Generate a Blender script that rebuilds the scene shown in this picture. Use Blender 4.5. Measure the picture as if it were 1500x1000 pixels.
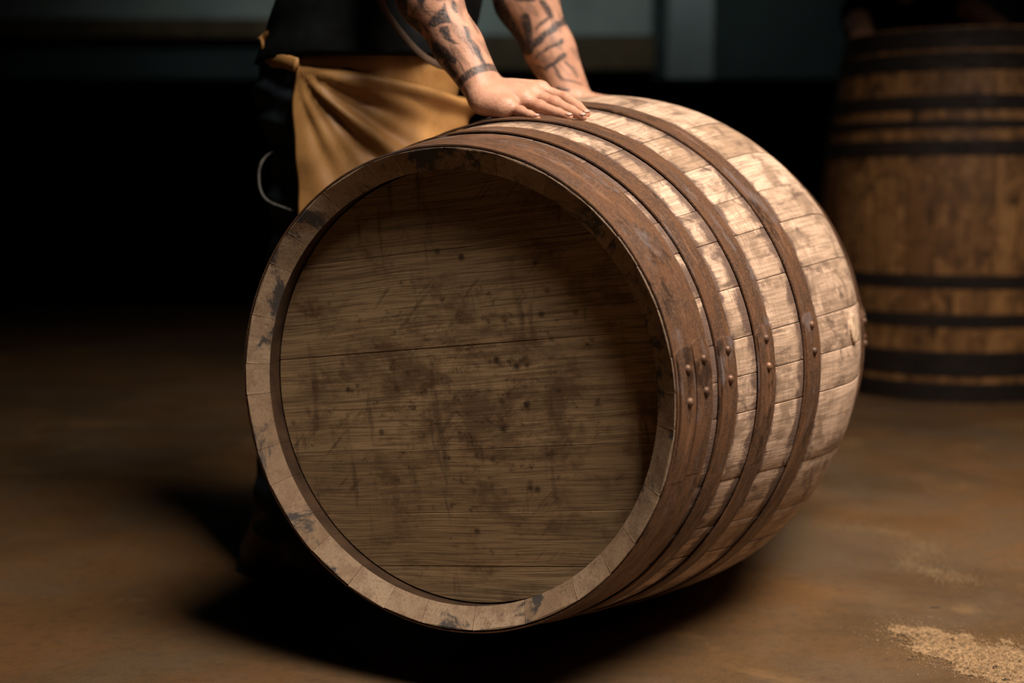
import bpy, math, random
import numpy as np
from mathutils import Vector, Matrix

for o in list(bpy.data.objects):
    bpy.data.objects.remove(o, do_unlink=True)
scn = bpy.context.scene
COL = scn.collection
PI = math.pi

# ------------------------------------------------------------------ camera, world, lights, exposure
cd = bpy.data.cameras.new('camera')
cam = bpy.data.objects.new('camera', cd)
COL.objects.link(cam)
cam.location = (0, 0, 0.7661)
cam.rotation_euler = (PI / 2 - math.radians(6.565), 0, 0)
cd.sensor_width = 36.0
cd.lens = 46.8
cd.clip_end = 60
cd.dof.use_dof = True
cd.dof.focus_distance = 2.0
cd.dof.aperture_fstop = 2.0
scn.camera = cam

wd = bpy.data.worlds.new('world')
scn.world = wd
wd.use_nodes = True
wd.node_tree.nodes['Background'].inputs[0].default_value = (0.5, 0.6, 0.7, 1)
wd.node_tree.nodes['Background'].inputs[1].default_value = 0.0

scn.view_settings.view_transform = 'Standard'
scn.view_settings.look = 'None'
scn.view_settings.exposure = 0.0
scn.view_settings.gamma = 1.0
scn.view_settings.use_curve_mapping = False


def area(name, loc, target, sx, sy, power, color, spread=180):
    l = bpy.data.lights.new(name, 'AREA')
    l.shape = 'RECTANGLE'
    l.size, l.size_y = sx, sy
    l.energy = power
    l.color = color
    l.spread = math.radians(spread)
    o = bpy.data.objects.new(name, l)
    COL.objects.link(o)
    o.location = loc
    d = Vector(target) - Vector(loc)
    o.rotation_euler = d.to_track_quat('-Z', 'Y').to_euler()
    return o


# daylight through the roof light over the workshop floor, and an added fill lamp that brightens the upper back wall
area('roof_light_daylight', (1.30, 1.10, 3.42), (0.62, 2.45, 0.5), 1.8, 1.8, 96, (1.0, 0.855, 0.735), 84)
area('rear_wall_fill', (0.0, 9.9, 3.45), (0.0, 11.2, 1.4), 5.0, 0.6, 13, (0.86, 1.0, 0.96), 120)

# ------------------------------------------------------------------ helpers
RNG = np.random.default_rng(7)
random.seed(7)


def link(name, me, mat=None, parent=None, smooth=False):
    o = bpy.data.objects.new(name, me)
    COL.objects.link(o)
    if mat is not None:
        me.materials.append(mat)
    if smooth:
        me.polygons.foreach_set('use_smooth', [True] * len(me.polygons))
    if parent is not None:
        o.parent = parent
    return o


def mesh(name, verts, faces, origin=(0, 0, 0)):
    me = bpy.data.meshes.new(name)
    v = np.asarray(verts, float) - np.asarray(origin, float)
    me.from_pydata(v.tolist(), [], [list(map(int, f)) for f in faces])
    me.update()
    return me


def tag(o, label, cat, group=None, kind=None):
    o['label'] = label
    o['category'] = cat
    if group:
        o['group'] = group
    if kind:
        o['kind'] = kind
    return o


def empty(name, loc):
    o = bpy.data.objects.new(name, None)
    COL.objects.link(o)
    o.location = loc
    o.empty_display_size = 0.1
    return o


def box_vf(x0, x1, y0, y1, z0, z1):
    v = [(x, y, z) for z in (z0, z1) for y in (y0, y1) for x in (x0, x1)]
    f = [(0, 2, 3, 1), (4, 5, 7, 6), (0, 1, 5, 4), (2, 6, 7, 3), (0, 4, 6, 2), (1, 3, 7, 5)]
    return v, f


def box(name, b, mat, parent=None, origin=(0, 0, 0), bevel=0):
    v, f = box_vf(*b)
    o = link(name, mesh(name, v, f, origin), mat, parent)
    if bevel:
        m = o.modifiers.new('bevel', 'BEVEL')
        m.width = bevel
        m.segments = 2
    return o


def struct(o):
    o['kind'] = 'structure'
    return o


def tube_vf(pts, rad, n=8, flat=1.0, ref=(0, 0, 1)):
    pts = np.asarray(pts, float)
    rad = np.broadcast_to(np.asarray(rad, float), (len(pts),))
    V, Fc = [], []
    for i, p in enumerate(pts):
        d = pts[min(i + 1, len(pts) - 1)] - pts[max(i - 1, 0)]
        d /= np.linalg.norm(d)
        a = np.cross(d, ref)
        if np.linalg.norm(a) < 1e-4:
            a = np.cross(d, (1, 0, 0))
        a /= np.linalg.norm(a)
        b = np.cross(d, a)
        for k in range(n):
            t = 2 * PI * k / n
            V.append(p + rad[i] * (a * math.cos(t) * flat + b * math.sin(t)))
    for i in range(len(pts) - 1):
        for k in range(n):
            Fc.append((i * n + k, i * n + (k + 1) % n, (i + 1) * n + (k + 1) % n, (i + 1) * n + k))
    Fc.append(tuple(range(n - 1, -1, -1)))
    Fc.append(tuple((len(pts) - 1) * n + k for k in range(n)))
    return V, Fc


def spline(pts, n):
    pts = np.asarray(pts, float)
    out = []
    P = np.vstack([2 * pts[0] - pts[1], pts, 2 * pts[-1] - pts[-2]])
    for i in range(1, len(P) - 2):
        for t in np.linspace(0, 1, n, endpoint=False):
            a, b, c, d = P[i - 1:i + 3]
            out.append(.5 * ((2 * b) + (c - a) * t + (2 * a - 5 * b + 4 * c - d) * t * t + (3 * b - a - 3 * c + d) * t ** 3))
    out.append(pts[-1])
    return np.array(out)


# ---- material nodes
class M:
    def __init__(s, name):
        s.m = bpy.data.materials.new(name)
        s.m.use_nodes = True
        s.nt = s.m.node_tree
        s.b = s.nt.nodes['Principled BSDF']

    def n(s, t, ins=None, **pr):
        nd = s.nt.nodes.new(t)
        for k, v in pr.items():
            setattr(nd, k, v)
        for k, v in (ins or {}).items():
            s.set(nd.inputs[k], v)
        return nd

    def set(s, sock, v):
        if isinstance(v, bpy.types.NodeSocket):
            s.nt.links.new(v, sock)
        else:
            sock.default_value = v

    def uv(s):
        return s.n('ShaderNodeUVMap').outputs[0]

    def pos(s):
        return s.n('ShaderNodeTexCoord').outputs['Object']

    def rnd(s):
        return s.n('ShaderNodeObjectInfo').outputs['Random']

    def vmul(s, v, xyz):
        return s.n('ShaderNodeVectorMath', {0: v, 1: xyz}, operation='MULTIPLY').outputs[0]

    def vadd(s, v, w):
        return s.n('ShaderNodeVectorMath', {0: v, 1: w}, operation='ADD').outputs[0]

    def math(s, op, a, b=0.0, clamp=False):
        return s.n('ShaderNodeMath', {0: a, 1: b}, operation=op, use_clamp=clamp).outputs[0]

    def noise(s, v, scale=1.0, detail=4.0, rough=0.55, dist=0.0):
        return s.n('ShaderNodeTexNoise', {'Vector': v, 'Scale': scale, 'Detail': detail, 'Roughness': rough, 'Distortion': dist}).outputs[0]

    def vor(s, v, scale=1.0, feature='F1'):
        return s.n('ShaderNodeTexVoronoi', {'Vector': v, 'Scale': scale}, feature=feature).outputs[0]

    def rng(s, v, a, b, c=0.0, d=1.0, smooth=True):
        r = s.n('ShaderNodeMapRange', {0: v, 1: a, 2: b, 3: c, 4: d})
        r.interpolation_type = 'SMOOTHSTEP' if smooth else 'LINEAR'
        return r.outputs[0]

    def mix(s, f, a, b, mode='MIX'):
        nd = s.nt.nodes.new('ShaderNodeMix')
        nd.data_type = 'RGBA'
        nd.blend_type = mode
        s.set(nd.inputs[0], f)
        for i, v in ((6, a), (7, b)):
            s.set(nd.inputs[i], v if isinstance(v, bpy.types.NodeSocket) else (*v, 1.0))
        return nd.outputs[2]

    def attr(s, name):
        return s.n('ShaderNodeAttribute', attribute_name=name).outputs['Fac']

    def bump(s, hgt, strength=0.3, dist=0.002):
        b = s.n('ShaderNodeBump', {'Height': hgt, 'Strength': strength, 'Distance': dist})
        s.nt.links.new(b.outputs[0], s.b.inputs['Normal'])

    def out(s, color=None, rough=None, metal=None, spec=None):
        if color is not None:
            s.set(s.b.inputs['Base Color'], color if isinstance(color, bpy.types.NodeSocket) else (*color, 1))
        if rough is not None:
            s.set(s.b.inputs['Roughness'], rough)
        if metal is not None:
            s.b.inputs['Metallic'].default_value = metal
        if spec is not None:
            s.b.inputs['Specular IOR Level'].default_value = spec
        return s.m


def uvz(m):   # UV plus a different third coordinate for every object
    uv = m.uv()
    r = m.math('MULTIPLY', m.rnd(), 57.0)
    c = m.n('ShaderNodeCombineXYZ', {2: r}).outputs[0]
    return m.vadd(uv, c)


def mat_stave(name, c_light, c_dark, c_stain, hoop_edges, stain=1.0):
    m = M(name)
    v = uvz(m)
    sep = m.n('ShaderNodeSeparateXYZ', {0: v})
    ax = sep.outputs[1]
    dk = lambda q: tuple(c * q for c in c_dark)
    grain = m.noise(m.vmul(v, (170, 9, 1)), 1, 5, .6, .3)
    fine = m.noise(m.vmul(v, (420, 30, 1)), 1, 2, .5)
    saw = m.noise(m.vmul(v, (14, 420, 1)), 1, 2, .5)
    col = m.mix(m.rng(m.rnd(), 0.0, 1.0, 0, 1, False), c_light, c_dark)
    # weathered grey-brown patches and paler bare patches, with fairly sharp borders
    blot = m.noise(m.vmul(v, (13, 10, 1)), 1, 6, .66, .7)
    col = m.mix(m.rng(blot, .47, .62, 0, .75), col, dk(.60))
    pale = m.noise(m.vadd(m.vmul(v, (15, 11, 1)), (5, 9, 3)), 1, 5, .62, .3)
    col = m.mix(m.rng(pale, .53, .62, 0, .6), col, tuple(min(1, c * 1.15) for c in c_light))
    col = m.mix(m.rng(grain, .36, .68, 0, .55), col, dk(.42))
    col = m.mix(m.rng(saw, .44, .64, 0, .28), col, dk(.45))
    near = None
    for e, wdt in hoop_edges:
        k = m.rng(m.math('ABSOLUTE', m.math('SUBTRACT', ax, e)), 0.0, wdt, 1, 0)
        near = k if near is None else m.math('MAXIMUM', near, k)
    sn = m.noise(m.vmul(v, (20, 16, 1)), 1, 6, .66, .5)
    if near is not None:
        f = m.rng(m.math('ADD', m.math('MULTIPLY', near, .38), sn), .64, .86, 0, .9 * stain)
        col = m.mix(f, col, c_stain)
    bl2 = m.noise(m.vadd(m.vmul(v, (11, 8, 1)), (31, 2, 7)), 1, 7, .7, .8)
    col = m.mix(m.rng(bl2, .535, .67, 0, .85 * stain), col, c_stain)
    run = m.noise(m.vadd(m.vmul(v, (60, 7, 1)), (3, 21, 4)), 1, 4, .6, .2)
    col = m.mix(m.rng(run, .60, .70, 0, .6 * stain), col, c_stain)
    vo = m.vor(m.vmul(v, (95, 30, 1)))
    col = m.mix(m.rng(vo, .02, .08, .6, 0), col, dk(.22))
    h = m.math('ADD', m.math('MULTIPLY', grain, .7), m.math('ADD', m.math('MULTIPLY', saw, .4), m.math('MULTIPLY', fine, .4)))
    m.bump(h, .6, .0014)
    return m.out(col, .60, 0, .35)


def mat_head():
    m = M('oak_barrel_head')
    v = uvz(m)
    uv = m.uv()
    warp = m.noise(m.vmul(uv, (3, 6, 1)), 1, 2)
    wv = m.n('ShaderNodeCombineXYZ', {1: m.math('MULTIPLY', warp, 7.0)}).outputs[0]
    grain = m.noise(m.vadd(m.vmul(v, (9, 360, 1)), wv), 1, 5, .65, .15)
    grain2 = m.noise(m.vmul(v, (5, 110, 1)), 1, 4, .6, .4)
    col = m.mix(m.rnd(), (.50, .345, .186), (.335, .222, .115))
    col = m.mix(m.rng(grain2, .40, .66, 0, .40), col, (.17, .108, .056))
    col = m.mix(m.rng(grain, .45, .62, 0, .62), col, (.105, .066, .035))
    # handling dirt: blotches, dense in the middle of the head
    ctr = m.n('ShaderNodeVectorMath', {0: m.vadd(m.vmul(uv, (1.0, 1.15, 0)), (0, .03, 0))}, operation='LENGTH').outputs[1]
    dens = m.rng(ctr, .06, .36, .070, -.03)
    b1 = m.noise(m.vmul(uv, (9, 12, 1)), 1, 8, .74, .2)
    col = m.mix(m.rng(m.math('ADD', b1, dens), .47, .66, 0, .80), col, (.125, .070, .036))
    b2 = m.noise(m.vadd(m.vmul(uv, (40, 46, 1)), (3, 8, 0)), 1, 6, .70, .1)
    col = m.mix(m.rng(m.math('ADD', b2, dens), .58, .74, 0, .8), col, (.055, .032, .018))
    b3 = m.noise(m.vadd(m.vmul(uv, (32, 5, 1)), (13, 28, 0)), 1, 4, .6, .6)
    col = m.mix(m.rng(b3, .58, .70, 0, .55), col, (.065, .040, .023))
    vo = m.vor(m.vmul(uv, (30, 30, 1)))
    vm = m.noise(m.vadd(m.vmul(uv, (8, 8, 1)), (1, 4, 0)), 1, 2)
    col = m.mix(m.math('MULTIPLY', m.rng(vo, .04, .26, .85, 0), m.rng(m.math('ADD', vm, dens), .50, .60)), col, (.030, .019, .012))
    # scuffs left by a brush
    sc = m.noise(m.vadd(m.vmul(m.n('ShaderNodeVectorRotate', {0: uv, 3: -.75}, rotation_type='Z_AXIS').outputs[0], (10, 130, 1)), (2, 2, 0)), 1, 3, .5)
    scm = m.noise(m.vadd(m.vmul(uv, (6, 10, 1)), (17, 5, 0)), 1, 2)
    col = m.mix(m.math('MULTIPLY', m.rng(sc, .54, .68, 0, .45), m.rng(scm, .56, .66)), col, (.055, .034, .020))
    m.bump(m.math('ADD', grain, m.math('MULTIPLY', grain2, .5)), .45, .0010)
    return m.out(col, .66, 0, .3)


def mat_rust(name, a, b, c, rough=.5, metal=.35, grey=0.0):
    m = M(name)
    v = uvz(m)
    n1 = m.noise(m.vmul(v, (16, 45, 1)), 1, 7, .70, .4)
    n2 = m.noise(m.vmul(v, (260, 260, 1)), 1, 3, .6)
    n3 = m.noise(m.vadd(m.vmul(v, (9, 50, 1)), (4, 1, 8)), 1, 5, .65, .3)
    col = m.mix(m.rng(n1, .40, .58), a, b)
    col = m.mix(m.rng(n2, .48, .62, 0, .6), col, c)
    col = m.mix(m.rng(n3, .57, .66, 0, .7), col, tuple(min(1, q * 1.7) for q in a))
    n4 = m.noise(m.vadd(m.vmul(v, (10, 14, 1)), (14, 11, 8)), 1, 6, .7)
    col = m.mix(m.rng(n4, .55, .64, 0, .8), col, tuple(q * .35 for q in b))
    if grey:
        n5 = m.noise(m.vadd(m.vmul(v, (8, 20, 1)), (1, 31, 2)), 1, 6, .72)
        col = m.mix(m.rng(n5, .55, .66, 0, grey), col, (.20, .165, .16))
    m.bump(m.math('ADD', n2, n1), .5, .0008)
    return m.out(col, m.rng(n1, .3, .7, rough - .10, rough + .15), metal, .4)


def mat_plain(name, c, rough=.7, var=.25, scale=6, metal=0, bump=0.0, spec=.4):
    m = M(name)
    v = m.pos()
    n = m.noise(v, scale, 4, .6)
    col = m.mix(m.rng(n, .3, .7), tuple(q * (1 - var) for q in c), tuple(min(1, q * (1 + var)) for q in c))
    if bump:
        m.bump(m.noise(v, scale * 12, 3), bump, .001)
    return m.out(col, rough, metal, spec)


def mat_floor():
    m = M('stained_concrete_floor')
    v = m.n('ShaderNodeNewGeometry').outputs['Position']
    n1 = m.noise(v, 1.1, 5, .6, .5)
    n2 = m.noise(m.vadd(v, (7, 3, 0)), 3.2, 6, .65, .4)
    n3 = m.noise(v, 42, 4, .6)
    n4 = m.noise(m.vadd(v, (2, 9, 0)), 2.1, 6, .66, .9)
    col = m.mix(m.rng(n1, .36, .62), (.080, .048, .022), (.140, .071, .026))
    col = m.mix(m.rng(n2, .46, .66, 0, .6), col, (.098, .066, .035))
    col = m.mix(m.rng(n4, .56, .68, 0, .6), col, (.190, .108, .042))
    col = m.mix(m.rng(n3, .48, .68, 0, .35), col, (.055, .036, .021))
    n5 = m.noise(v, 230, 2, .5)
    col = m.mix(m.rng(n5, .56, .70, 0, .4), col, (.165, .110, .058))
    m.bump(m.math('ADD', n2, n3), .25, .004)
    return m.out(col, m.rng(n2, .35, .65, .48, .72), 0, .35)


def mat_skin():
    m = M('tattooed_skin')
    v = m.pos()
    n1 = m.noise(v, 28, 4, .6)
    n2 = m.noise(v, 260, 3, .6)
    col = m.mix(m.rng(n1, .35, .65), (.50, .262, .168), (.60, .335, .225))
    col = m.mix(m.rng(n2, .5, .7, 0, .25), col, (.42, .185, .115))
    red = m.attr('red')
    col = m.mix(m.math('MULTIPLY', red, .5), col, (.52, .20, .125))
    ink = m.attr('ink')
    brk = m.noise(v, 170, 4, .65)
    inkf = m.math('MULTIPLY', ink, m.rng(brk, .30, .58, .62, .97), True)
    col = m.mix(inkf, col, (.026, .032, .036))
    n3 = m.noise(v, 95, 4, .65, .6)
    m.bump(m.math('ADD', m.math('MULTIPLY', n2, .7), m.math('ADD', m.math('MULTIPLY', n1, .8), n3)), .6, .0016)
    m.b.inputs['Subsurface Weight'].default_value = .12
    m.b.inputs['Subsurface Radius'].default_value = (.9, .35, .2)
    m.b.inputs['Subsurface Scale'].default_value = .006
    return m.out(col, .48, 0, .42)


def mat_leather():
    m = M('tan_apron_leather')
    v = m.pos()
    n1 = m.noise(v, 9, 5, .62, .6)
    n2 = m.noise(v, 160, 3, .6)
    n3 = m.noise(m.vadd(v, (3, 1, 5)), 4, 3, .6)
    col = m.mix(m.rng(n1, .34, .64), (.30, .150, .042), (.44, .235, .078))
    col = m.mix(m.rng(n3, .52, .72, 0, .5), col, (.22, .105, .035))
    col = m.mix(m.rng(n2, .5, .7, 0, .3), col, (.24, .12, .04))
    m.bump(m.math('ADD', n2, n1), .3, .001)
    return m.out(col, .52, 0, .4)


# ---- implicit surfaces: tapered capsules blended smoothly, meshed by surface nets
def nets(prims, h, cut=None, warp=None, pad=.03):
    lo = np.min([np.minimum(np.subtract(p[0], max(p[2:4])), np.subtract(p[1], max(p[2:4]))) for p in prims], axis=0) - pad
    hi = np.max([np.maximum(np.add(p[0], max(p[2:4])), np.add(p[1], max(p[2:4]))) for p in prims], axis=0) + pad
    n = np.ceil((hi - lo) / h).astype(int) + 1
    Fd = np.full(n, .2, np.float32)
    axs = [lo[i] + h * np.arange(n[i]) for i in range(3)]
    for a, b, ra, rb, k in prims:
        a = np.asarray(a, float)
        b = np.asarray(b, float)
        R = max(ra, rb) + max(k, .01) + 3 * h
        s = [slice(max(0, int((min(a[i], b[i]) - R - lo[i]) / h)), min(n[i], int((max(a[i], b[i]) + R - lo[i]) / h) + 2)) for i in range(3)]
        X, Y, Z = np.meshgrid(axs[0][s[0]], axs[1][s[1]], axs[2][s[2]], indexing='ij', sparse=True)
        ab = b - a
        L2 = max(ab @ ab, 1e-12)
        t = np.clip(((X - a[0]) * ab[0] + (Y - a[1]) * ab[1] + (Z - a[2]) * ab[2]) / L2, 0, 1)
        d = np.sqrt((X - a[0] - t * ab[0]) ** 2 + (Y - a[1] - t * ab[1]) ** 2 + (Z - a[2] - t * ab[2]) ** 2) - (ra + (rb - ra) * t)
        g = Fd[tuple(s)]
        if k > 0:
            hh = np.maximum(k - np.abs(g - d), 0) / k
            Fd[tuple(s)] = np.minimum(g, d) - hh * hh * k * .25
        else:
            Fd[tuple(s)] = np.minimum(g, d)
    if warp is not None or cut is not None:
        X, Y, Z = np.meshgrid(*axs, indexing='ij', sparse=True)
        if warp is not None:
            Fd += warp(X, Y, Z)
        if cut is not None:
            Fd = np.maximum(Fd, cut(X, Y, Z))
    ins = Fd < 0
    c = np.zeros(n - 1, np.int8)
    for i in (0, 1):
        for j in (0, 1):
            for k in (0, 1):
                c += ins[i:n[0] - 1 + i, j:n[1] - 1 + j, k:n[2] - 1 + k]
    act = np.argwhere((c > 0) & (c < 8))
    idx = np.full(n - 1, -1, np.int32)
    idx[tuple(act.T)] = np.arange(len(act))
    acc = np.zeros((len(act), 3))
    cnt = np.zeros(len(act))
    cor = [(i, j, k) for i in (0, 1) for j in (0, 1) for k in (0, 1)]
    for p in cor:
        for ax in range(3):
            if p[ax] == 0:
                q = list(p)
                q[ax] = 1
                fa = Fd[tuple((act + p).T)]
                fb = Fd[tuple((act + q).T)]
                m = (fa < 0) != (fb < 0)
                t = np.where(m, fa / np.where(m, fa - fb, 1), 0)
                pt = np.tile(np.array(p, float), (len(act), 1))
                pt[:, ax] += t
                acc[m] += pt[m]
                cnt[m] += 1
    V = lo + h * (act + acc / cnt[:, None])
    quads = []
    for ax in range(3):
        u, w = (ax + 1) % 3, (ax + 2) % 3
        sl0 = [slice(None)] * 3
        sl1 = [slice(None)] * 3
        sl0[ax] = slice(0, n[ax] - 1)
        sl1[ax] = slice(1, n[ax])
        e = np.argwhere(ins[tuple(sl0)] != ins[tuple(sl1)])
        e = e[(e[:, u] > 0) & (e[:, w] > 0) & (e[:, u] < n[u] - 1) & (e[:, w] < n[w] - 1)]
        du = np.zeros(3, int)
        du[u] = 1
        dw = np.zeros(3, int)
        dw[w] = 1
        q = np.stack([idx[tuple((e - du - dw).T)], idx[tuple((e - dw).T)], idx[tuple(e.T)], idx[tuple((e - du).T)]], 1)
        fl = ~ins[tuple(e.T)]
        q[fl] = q[fl][:, ::-1]
        quads.append(q)
    return V, np.vstack(quads)


def nmesh(name, V, Q, origin=(0, 0, 0)):
    me = bpy.data.meshes.new(name)
    V = np.asarray(V) - np.asarray(origin)
    me.vertices.add(len(V))
    me.vertices.foreach_set('co', V.astype(np.float32).ravel())
    me.loops.add(4 * len(Q))
    me.loops.foreach_set('vertex_index', Q.astype(np.int32).ravel())
    me.polygons.add(len(Q))
    me.polygons.foreach_set('loop_start', np.arange(0, 4 * len(Q), 4, dtype=np.int32))
    me.polygons.foreach_set('loop_total', np.full(len(Q), 4, np.int32))
    me.update(calc_edges=True)
    me.validate()
    return me


# ------------------------------------------------------------------ materials
HOOPS = [(.0008, .096, .0042, .0030), (.116, .166, .0046, .0026), (.235, .288, .0046, .0026), (.396, .452, .0042, .0026)]
LB = 1.264
EDGES = []
for a_, b_, _, _ in HOOPS[1:]:
    EDGES += [(a_, .045), (b_, .030)]
EDGES += [(.096, .03), (LB - .440, .06)]

MS = mat_stave('oak_staves', (.68, .485, .350), (.37, .245, .155), (.098, .060, .046), EDGES, 1.0)
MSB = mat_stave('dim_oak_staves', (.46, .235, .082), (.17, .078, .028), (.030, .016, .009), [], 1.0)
def mat_chime():
    m = M('end_grain_oak')
    v = m.pos()
    n1 = m.noise(v, 30, 6, .7, .5)
    n2 = m.noise(m.vadd(v, (3, 1, 2)), 9, 6, .7, .6)
    n3 = m.noise(v, 260, 3, .6)
    col = m.mix(m.rnd(), (.42, .305, .200), (.29, .195, .115))
    col = m.mix(m.rng(n1, .42, .62, 0, .65), col, (.22, .140, .085))
    col = m.mix(m.rng(n3, .48, .66, 0, .4), col, (.17, .11, .07))
    col = m.mix(m.rng(n2, .51, .59, 0, .9), col, (.045, .046, .048))
    m.bump(m.math('ADD', n3, n1), .4, .001)
    return m.out(col, .68, 0, .3)


MCH = mat_chime()
MINNER = mat_plain('dark_soaked_oak', (.050, .027, .014), .6, .4, 20, 0, .3)
MHEAD = mat_head()
MRUST = mat_rust('rusty_hoop_steel', (.150, .076, .041), (.082, .045, .028), (.205, .106, .055), .46, .25, .6)
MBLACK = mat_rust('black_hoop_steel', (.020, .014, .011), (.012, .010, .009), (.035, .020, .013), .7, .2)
MFLOOR = mat_floor()
MSKIN = mat_skin()
MLEA = mat_leather()
MSHIRT = mat_plain('black_cotton', (.0055, .0068, .0078), .9, .3, 30, 0, .3, .1)
MSTRAP = mat_plain('dark_brown_strap', (.085, .050, .028), .7, .3, 30)
MJEAN = mat_plain('dark_navy_denim', (.020, .030, .039), .9, .35, 40, 0, .4, .15)
MBOOT = mat_plain('dark_brown_boot_leather', (.050, .032, .022), .5, .4, 30, 0, .3)
MSOLE = mat_plain('black_rubber', (.012, .011, .010), .8, .3, 30)
MLACE = mat_plain('rust_tan_lace', (.50, .19, .075), .7, .3, 60)
MCORD = mat_plain('grey_cord', (.085, .082, .075), .7, .3, 60)
MNAIL = mat_plain('fingernail', (.58, .37, .29), .36, .08, 60)
MHAIR = mat_plain('dark_brown_hair', (.020, .012, .008), .6, .4, 90, 0, .5)
MEYE = mat_plain('eye_white', (.6, .58, .55), .2, .05, 10)
MBUNG = mat_plain('pale_bung_wood', (.50, .36, .24), .7, .3, 60, 0, .3)
MWALLG = mat_plain('grey_green_wall', (.30, .33, .31), .8, .15, 1.5)
MWALLD = mat_plain('dark_teal_wall', (.030, .042, .042), .8, .25, 1.2)
MWALL = mat_plain('dark_plaster', (.035, .030, .026), .85, .25, 1.2)
MCEIL = mat_plain('dark_ceiling', (.05, .047, .042), .85, .2, 1.0)
MPART = mat_plain('black_painted_boards', (.006, .006, .006), .8, .3, 3)
MBROWN = mat_plain('brown_timber', (.10, .060, .028), .75, .3, 3)
MPILL = mat_plain('pale_grey_steel', (.34, .37, .37), .6, .12, 2)
MDUST = mat_plain('sawdust', (.27, .172, .084), .9, .45, 140, 0, .8)
MCHIP = mat_plain('dark_wood_chip', (.045, .028, .017), .8, .4, 60)

# ------------------------------------------------------------------ room
X0, X1, Y0, Y1, ZC = -5.0, 5.0, -2.5, 11.5, 3.6
struct(box('floor', (X0, X1, Y0, Y1, -.1, 0), MFLOOR))
struct(box('wall_back', (X0, X1, Y1, Y1 + .15, 0, ZC), MWALLD))
struct(box('wall_left', (X0 - .15, X0, Y0, Y1, 0, ZC), MWALL))
struct(box('wall_right', (X1, X1 + .15, Y0, Y1, 0, ZC), MWALL))
struct(box('wall_front', (X0, X1, Y0 - .15, Y0, 0, ZC), MWALL))
ceil = struct(box('ceiling', (X0, X1, Y0, Y1, ZC, ZC + .1), MCEIL))


def rooflight(name, x0, x1, y0, y1):
    o = struct(empty(name, ((x0 + x1) / 2, (y0 + y1) / 2, ZC)))
    c = o.location
    w = .07
    for b in ((x0 - w, x0, y0 - w, y1 + w), (x1, x1 + w, y0 - w, y1 + w), (x0, x1, y0 - w, y0), (x0, x1, y1, y1 + w)):
        box('window_frame', (*b, ZC - .12, ZC), MPILL, o, c)
    return o


rooflight('window_1', .40, 2.20, .20, 2.00)
rooflight('rear_fill_frame', -2.5, 2.5, 9.6, 10.2)  # unseen frame, added to go with the rear fill lamp
# upper back wall: pale panels, timber rails
for x0, x1, z0 in ((-4.6, -.80, 2.19), (-.76, 1.18, 2.05)):
    struct(box('wall_panel_back', (x0, x1, Y1 - .03, Y1, z0, ZC - .3), MWALLG))
struct(box('trim_1', (-4.6, -.80, Y1 - .10, Y1, 2.03, 2.18), MBROWN))
struct(box('trim_2', (-.76, 1.20, Y1 - .10, Y1, 1.76, 2.03), MBROWN))
struct(box('pillar', (1.21, 1.53, 10.3, 10.6, 0, ZC), MPILL, bevel=.01))
struct(box('wall_partition', (X0, X1, 9.10, 9.25, 0, 1.50), MPART))

# ------------------------------------------------------------------ barrels
RB, RH = .4673, .3564


def prof(s, L=LB, rb=RB, rh=RH, e=.14, far=1.10):
    u = (np.asarray(s, float) - L / 2) / (L / 2)
    t = np.abs(u)
    return rb - (rb - rh) * (np.sqrt(t * t + e * e) - e) / (math.sqrt(1 + e * e) - e) * np.where(u > 0, far, 1.0)


def set_uv(me, co2uv):
    uvl = me.uv_layers.new(name='UVMap')
    vi = np.empty(len(me.loops), np.int32)
    me.loops.foreach_get('vertex_index', vi)
    uvl.data.foreach_set('uv', co2uv[vi].astype(np.float32).ravel())


class Frame:
    def __init__(s, O, X, Y, Z):
        s.O, s.X, s.Y, s.Z = [np.asarray(q, float) for q in (O, X, Y, Z)]

    def p(s, ax, th, r):
        ax, th, r = np.broadcast_arrays(np.asarray(ax, float), th, r)
        return s.O + ax[..., None] * s.Z + r[..., None] * (np.cos(th)[..., None] * s.X + np.sin(th)[..., None] * s.Y)


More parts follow.
